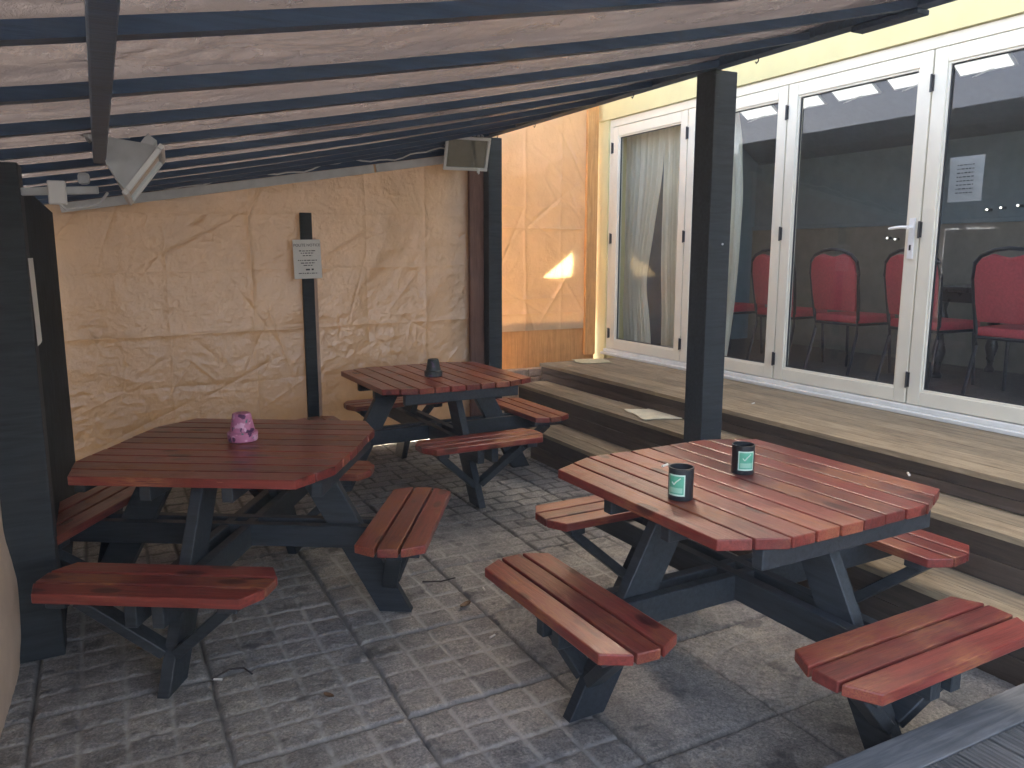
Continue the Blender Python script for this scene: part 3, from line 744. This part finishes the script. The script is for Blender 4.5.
# fixed outer frame and sill
b = MB()
b.box(4.352, 4.42, -1.199, 6.371, 2.742, 2.809); b.box(4.352, 4.42, 6.318, 6.3715, .668, 2.7415)
b.build('door_frame', M['upvc'], bld, .003)
b = MB(); b.box(4.285, 4.43, -1.198, 6.371, .6135, .637); b.box(4.32, 4.43, -1.198, 6.371, .6375, .667); b.build('sill', M['sill'], bld, .003)
YJ = [6.314, 5.250, 4.190, 3.101, 2.020, .95, -.12]
def door_leaf(ya, yb, handle=False):
    y0, y1 = yb+.005, ya-.005; z0, z1 = .672, 2.736; st, tr, brl = .082, .085, .085
    f = MB()
    f.box(D, 4.405, y0, y0+st, z0, z1); f.box(D, 4.405, y1-st, y1, z0, z1)
    f.box(D+.001, 4.404, y0+st+.0005, y1-st-.0005, z1-tr, z1-.0005); f.box(D+.001, 4.404, y0+st+.0005, y1-st-.0005, z0+.0005, z0+brl)
    o = f.build('door', M['upvc'], bld, .004, 2)
    g = MB(); w = .014
    a, c, lo, hi = y0+st-.001, y1-st+.001, z0+brl-.001, z1-tr+.001
    g.box(D+.010, D+.022, a, a+w, lo, hi); g.box(D+.010, D+.022, c-w, c, lo, hi); g.box(D+.0105, D+.0215, a+w, c-w, hi-w, hi); g.box(D+.0105, D+.0215, a+w, c-w, lo, lo+w)
    g.build('bead', M['upvc'], o, .002)
    g = MB(); q = w*.9
    g.box(D+.023, D+.030, a+.002, a+w+.008, lo, hi); g.box(D+.023, D+.030, c-w-.008, c-.002, lo, hi); g.box(D+.0232, D+.0298, a+w+.008, c-w-.008, hi-w-.007, hi); g.box(D+.0232, D+.0298, a+w+.008, c-w-.008, lo, lo+w+.007)
    g.build('gasket', M['rubber'], o)
    g = MB(); g.bm.faces.new([g.bm.verts.new(q) for q in ((D+.033, c+.003, lo-.003), (D+.033, a-.003, lo-.003), (D+.033, a-.003, hi+.003), (D+.033, c+.003, hi+.003))]); g.build('glass_pane', M['glass'], o)
    for zz in (.82, 1.72, 2.55):
        h = MB(); h.tube([(D-.012, y1+.004, zz-.05), (D-.012, y1+.004, zz+.05)], .0065, 10); h.box(D-.008, D-.0002, y1-.009, y1+.003, zz-.045, zz+.045)
        h.build('hinge', M['hingeblk'], o, smooth=True)
    if handle:
        h = MB(); yc = y0+st*.52
        h.box(D-.012, D-.0003, yc-.017, yc+.017, 1.55, 1.79); h.tube([(D-.012, yc, 1.735), (D-.05, yc, 1.735)], .010, 10)
        h.tube([(D-.05, yc-.004, 1.735), (D-.052, yc+.05, 1.737), (D-.047, yc+.125, 1.730)], [.011, .010, .0085], 10)
        h.build('handle', M['handlew'], o, .0, smooth=True)
        k = MB(); k.box(D-.0145, D-.0122, yc-.006, yc+.006, 1.60, 1.632); k.build('keyhole', M['hingeblk'], o)
    return o
for i in range(6): door_leaf(YJ[i], YJ[i+1], i == 2)

# lamps in the room
ang = math.atan(SL)
def ceiling_lamp(y, lab):
    t = thing('ceiling_light', lab, 'ceiling light', (5.48, y, zc(5.48)-.012), group='ceiling light panels in the room')
    t.rotation_euler = (0, -ang, 0)
    L, W = .92, .43
    b = MB(); b.box(-L/2, L/2, -W/2, W/2, -.005, .009); b.build('frame', M['lampframe'], t, .003)
    b = MB(); b.box(-L/2+.02, L/2-.02, -W/2+.02, W/2-.02, -.012, -.0055)
    d = b.build('diffuser', M['lampglow'], t)
    b = MB()
    for k in (-.012, .012):
        p0 = Vector((L/2-.03, k-.05, -.012)); b.tube([p0, p0+Vector((.22*math.sin(ang)*1.0, 0, -.22*math.cos(ang)))], .003, 6)
    b.build('pull_cord', M['lampframe'], t)
    return t
labs = ['lit ceiling panel seen through the folding doors above the far end, left of the rest', 'lit ceiling panel partly hidden by the door joint right of the black post', 'lit ceiling panel in the middle of the door with the handle',
        'lit ceiling panel cut by the handle side of the door', 'lit ceiling panel seen at the top of the right-hand door']
for k, y in enumerate((5.95, 5.40, 4.845, 4.30, 3.74)): ceiling_lamp(y, labs[k])
for k, (y, z, lb) in enumerate(((4.85, 1.72, 'small bright wall lamp seen left of the door handle keyhole, leftmost of all'), (4.77, 1.71, 'small bright wall lamp just beside the door handle keyhole'), (3.96, 1.93, 'small bright wall lamp above the right chair, left of three'),
                              (3.85, 1.94, 'small bright wall lamp above the right chair, middle of three'), (3.72, 1.95, 'small bright wall lamp above the right chair, right of three'))):
    t = thing('wall_lamp', lb, 'wall lamp', (6.41, y, z), group='small wall lamps in the room')
    b = MB(); b.tube([(0, 0, 0), (-.05, 0, 0)], .012, 8); b.build('lamp_arm', M['chairmetal'], t)
    b = MB(); b.lathe([(.002, -.009), (.007, -.006), (.009, 0), (.007, .006), (.002, .009)], 12); o = b.build('bulb', M['bulbglow'], t, smooth=True); o.location = (-.06, 0, 0)

# banquet chairs: seat towards +x, back towards the glass
def chair():
    t = thing('banquet_chair', 't', 'chair', group='red banquet chairs inside the doors')
    zf = 0
    b = MB(); b.prism([(.02, -.20), (.44, -.215), (.45, -.19), (.45, .19), (.44, .215), (.02, .20)], .405, .465); b.build('seat', M['fabric'], t, .018, 3, True)
    # backrest outline in (y, z), leaning back (-x)
    out = [(-.19, .50), (-.205, .62), (-.212, .78), (-.200, .87), (-.165, .915), (-.10, .94), (-.05, .925), (0, .915), (.05, .925), (.10, .94), (.165, .915), (.200, .87), (.212, .78), (.205, .62), (.19, .50)]
    lean = Matrix.Translation((.02, 0, .45)) @ Matrix.Rotation(R(-9), 4, 'Y') @ Matrix.Translation((0, 0, -.45))
    m = lean @ Matrix(((0, 0, 1, 0), (1, 0, 0, 0), (0, 1, 0, 0), (0, 0, 0, 1)))
    b = MB(); b.prism(out, -.02, .02, m); b.build('backrest', M['fabric'], t, .012, 2, True)
    fr_ = [(-.205, .43), (-.216, .60), (-.226, .78), (-.214, .88), (-.172, .93), (-.09, .965), (0, .975), (.09, .965), (.172, .93), (.214, .88), (.226, .78), (.216, .60), (.205, .43)]
    b = MB(); b.tube([m @ Vector((y, z, 0)) for y, z in fr_], .013, 8); b.build('back_frame', M['chairmetal'], t, smooth=True)
    b = MB(); b.tube([(.03, -.19, .395), (.42, -.20, .395), (.42, .20, .395), (.03, .19, .395), (.03, -.19, .395)], .012, 8); b.build('seat_frame', M['chairmetal'], t, smooth=True)
    for s in (-1, 1):
        b = MB(); b.tube([(.40, s*.195, .40), (.43, s*.205, 0)], .012, 8); b.build('leg', M['chairmetal'], t, smooth=True)
        b = MB(); b.tube([(.02, s*.20, .43), (.03, s*.20, .34), (-.06, s*.21, 0)], .012, 8); b.build('leg', M['chairmetal'], t, smooth=True)
    return t
c0 = chair()
spots = [(5.08, 4.30, 0, 'red banquet chair in the middle of the door with the handle'), (5.12, 4.97, 4, 'red banquet chair cut by the door joint right of the black post'), (5.12, 3.66, -3, 'red banquet chair behind the handle side of the door'),
         (5.06, 2.95, 3, 'red banquet chair seen large through the right-hand door'), (5.25, 6.28, 20, 'red banquet chair glimpsed between the curtains of the far door'), (5.08, 5.66, 3, 'red banquet chair beside the single curtain, mostly behind the black post')]
for i, (x, y, a, lb) in enumerate(spots):
    o = c0 if i == 0 else copy_tree(c0)
    o.location = (x, y, .646); o.rotation_euler = (0, 0, R(a)); o['label'] = lb
t = thing('dining_table', 'dark wooden table with a turned leg behind the right-hand door', 'table', (5.95, 3.35, .646))
b = MB(); b.box(-.42, .42, -.55, .55, .66, .695); b.build('tabletop', M['darkwood'], t, .006, 2)
b = MB(); b.box(-.36, .36, -.46, .46, .58, .6595); b.build('apron', M['darkwood'], t, .004)
for sx in (-1, 1):
    for sy in (-1, 1):
        b = MB(); b.lathe([(.035, 0), (.04, .02), (.022, .05), (.03, .12), (.05, .20), (.034, .27), (.024, .33), (.045, .38), (.05, .45), (.03, .52), (.045, .579)], 20, (sx*.33, sy*.42, 0)); b.build('leg', M['darkwood'], t, smooth=True)

# curtains (inside the glass)
def curtain(label, keys, x=4.56, pleats=7, seed=0):
    """keys: (z, y_left, y_right)"""
    keys = sorted(keys); zs = np.linspace(keys[0][0], keys[-1][0], 70); nu = 110
    yl = np.interp(zs, [k[0] for k in keys], [k[1] for k in keys]); yr = np.interp(zs, [k[0] for k in keys], [k[2] for k in keys])
    ker = np.ones(9)/9; pad = lambda q: np.convolve(np.pad(q, 4, mode='edge'), ker, 'valid'); yl, yr = pad(yl), pad(yr)
    u = np.linspace(0, 1, nu); U, Z = np.meshgrid(u, zs, indexing='ij')
    Y = yl[None]+(yr-yl)[None]*U
    ph = U*pleats*2*math.pi+1.2*fbm(U*3, Z*.7, 900+seed)
    X = x+.028*np.sin(ph)+.010*np.sin(ph*2.3+1)+.02*(fbm(U*2, Z*1.2, 930+seed)-.5)
    tag(grid_mesh('curtain', np.stack([X, Y, Z], -1), M['curtain']), label, 'curtain', 'cream curtains inside the doors')
curtain('cream curtain on the left of the far door, gathered in at mid height', [(.66, 6.42, 5.95), (.95, 6.45, 5.98), (1.33, 6.47, 6.06), (1.8, 6.47, 5.96), (2.26, 6.5, 5.85), (2.78, 6.5, 5.83)], 4.57, 8, 1)
curtain('cream curtain hanging straight on the right of the far door', [(.66, 5.76, 5.38), (1.08, 5.76, 5.40), (1.5, 5.80, 5.42), (2.05, 5.80, 5.42), (2.78, 5.81, 5.46)], 4.56, 8, 2)
curtain('narrow cream curtain tapering down just right of the black post', [(.66, 5.10, 4.93), (1.1, 5.10, 4.86), (1.53, 5.12, 4.82), (2.0, 5.14, 4.81), (2.5, 5.15, 4.86), (2.78, 5.17, 4.95)], 4.55, 5, 3)

# ------------------------------------------------------------------ mats and litter
def mat_obj(label, c, w, d, rz, m, seed, z):
    u, v = np.meshgrid(np.linspace(-.5, .5, 26), np.linspace(-.5, .5, 26), indexing='ij')
    X = u*w*(1+.06*np.sin(v*9+seed)); Y = v*d*(1+.06*np.sin(u*7+seed)); Z = .007+.010*(fbm(u*3+seed, v*3, seed+3)-.35)*(np.abs(u)+np.abs(v))
    o = grid_mesh('floor_mat', np.stack([X, Y, np.maximum(Z, .004)], -1), m); o.location = (c[0], c[1], z); o.rotation_euler = (0, 0, rz)
    sm = o.modifiers.new('thick', 'SOLIDIFY'); sm.thickness = .005; sm.offset = -1
    tag(o, label, 'mat')
mat_obj('yellowish straw mat on the top step in front of the far door', (3.90, 5.93, 0), .30, .26, R(-15), M['mat'], 2, Z3+.002)
mat_obj('pale flat mat lying on the middle step left of the black post', (3.36, 4.33, 0), .27, .36, R(-14), M['mat2'], 5, Z2+.002)
def butt(x, y, z, a, lab):
    b = MB(); b.tube([(-.016, 0, .004), (.016, 0, .004)], .004, 8); o = b.build('cigarette_butt', M['butt'], None, smooth=True)
    o.location = (x, y, z); o.rotation_euler = (0, 0, a); tag(o, lab, 'cigarette butt', 'litter on the patio')
butt(1.34, 2.75, .002, .4, 'pale cigarette butt on the paving left of the nearest table')
butt(1.51, 3.19, .002, 1.4, 'pale cigarette butt on the paving between the left and nearest tables')
butt(1.60, 4.22, .002, 2.2, 'pale cigarette butt on the paving in front of the farthest table')
butt(.28, 2.92, .002, 2.6, 'pale cigarette butt on the paving by the front foot of the left table')
butt(2.66, 1.86, TH+.003, .8, 'pale butt lying on the far right corner of the nearest table')
butt(1.655, 2.055, TH+.116, .3, 'pale butt resting on the rim of the nearest ashtray tin')
butt(3.72, 3.74, Z3+.001, .3, 'pale butt on the top step right of the black post')
butt(3.0, 5.17, Z1+.001, 1.1, 'pale butt on the end of the bottom step')
def leaf(x, y, z, a, lab, k=1.0):
    u, v = np.meshgrid(np.linspace(-1, 1, 9), np.linspace(-1, 1, 7), indexing='ij')
    X = u*.03*k; Y = v*.014*k*np.sqrt(np.clip(1-u*u, .02, 1)); Z = .004+.006*k*(u*u*.6+.7*v*v)
    o = grid_mesh('dry_leaf', np.stack([X, Y, Z], -1), M['leaf']); o.location = (x, y, z); o.rotation_euler = (0, 0, a); tag(o, lab, 'leaf', 'dry leaves on the patio')
leaf(1.36, 3.07, .002, .5, 'curled brown leaf between the left bench and the nearest bench', 1.2)
leaf(.62, 2.62, .002, 2.1, 'small brown leaf on the near paving below the left table', .8)
leaf(1.10, 4.35, .002, 1.1, 'small brown leaf under the far table near the dark batten', .9)
leaf(.05, 3.30, .002, 2.9, 'brown leaf near the foot of the wide left post', 1.1)
def twig(pts, lab):
    b = MB(); b.tube(pts, .0035, 6); tag(b.build('twig', M['twig'], None, smooth=True), lab, 'twig', 'twigs on the patio')
twig([(.26, 2.93, .006), (.33, 2.97, .010), (.38, 2.95, .010), (.40, 2.90, .006)], 'dark curved twig beside the front foot of the left table')
twig([(1.28, 3.40, .006), (1.36, 3.36, .008), (1.44, 3.37, .006)], 'dark straight twig right of the left table bench')

# ------------------------------------------------------------------ light
az_to = Vector((.60, .80))          # horizontal direction towards the sun (beyond the back wall, behind the building)
el = R(25)
sd = Vector((az_to.x*math.cos(el), az_to.y*math.cos(el), math.sin(el)))
L = bpy.data.lights.new('sun', 'SUN'); L.energy = 4.0; L.angle = R(.53); L.color = (1, .93, .82)
so = bpy.data.objects.new('sun', L); COL.objects.link(so); so.rotation_euler = sd.to_track_quat('Z', 'Y').to_euler(); so.location = (4, 8, 8)
w = bpy.data.worlds.new('World'); sc.world = w; w.use_nodes = True
nt = w.node_tree; nt.nodes.clear()
sky = nt.nodes.new('ShaderNodeTexSky'); sky.sky_type = 'NISHITA'; sky.sun_disc = False
sky.sun_elevation = el; sky.sun_rotation = math.atan2(az_to.x, az_to.y); sky.air_density = .35; sky.dust_density = 6; sky.ozone_density = .2
bg = nt.nodes.new('ShaderNodeBackground'); bg.inputs[1].default_value = .15
wo = nt.nodes.new('ShaderNodeOutputWorld'); tint = nt.nodes.new('ShaderNodeMix'); tint.data_type = 'RGBA'; tint.blend_type = 'MULTIPLY'; tint.inputs[0].default_value = 1; tint.inputs[7].default_value = (1, .94, .83, 1)
nt.links.new(sky.outputs[0], tint.inputs[6]); nt.links.new(tint.outputs[2], bg.inputs[0]); nt.links.new(bg.outputs[0], wo.inputs[0])

# added volume over the whole scene, imitates lens veil and lifts dark tones
b = MB(); b.box(-420, 420, -420, 420, -1.2, 5.2)
m, nt_ = new_mat('added_veil'); g = G(nt_); pv = g.n('ShaderNodeVolumePrincipled'); pv.inputs['Color'].default_value = (.80, .88, .98, 1); pv.inputs['Density'].default_value = .007
pv.inputs['Anisotropy'].default_value = .3
o_ = g.n('ShaderNodeOutputMaterial'); g.l(pv.outputs[0], o_.inputs['Volume'])
tag(b.build('added_haze', m), kind='stuff')

# ------------------------------------------------------------------ camera
f, pitch, yaw, roll, Hc = 785.69, .1644, .4798, .0009, 1.5782
cam = bpy.data.cameras.new('camera'); cam.sensor_fit = 'HORIZONTAL'; cam.sensor_width = 36; cam.lens = f/1024*36; cam.clip_end = 1000; cam.clip_start = .02
co = bpy.data.objects.new('camera', cam); COL.objects.link(co)
fw = Vector((math.sin(yaw)*math.cos(pitch), math.cos(yaw)*math.cos(pitch), -math.sin(pitch))); r = Vector((math.cos(yaw), -math.sin(yaw), 0)); u = r.cross(fw)
r2 = r*math.cos(roll)+u*math.sin(roll); u2 = -r*math.sin(roll)+u*math.cos(roll)
co.matrix_world = Matrix(((r2.x, u2.x, -fw.x, 0), (r2.y, u2.y, -fw.y, 0), (r2.z, u2.z, -fw.z, Hc), (0, 0, 0, 1)))
sc.camera = co
sc.view_settings.view_transform = 'Standard'; sc.view_settings.look = 'None'; sc.view_settings.gamma = 1; sc.view_settings.exposure = 4.05
sc.cycles.max_bounces = 10; sc.cycles.diffuse_bounces = 6; sc.cycles.transparent_max_bounces = 12; sc.cycles.use_denoising = True
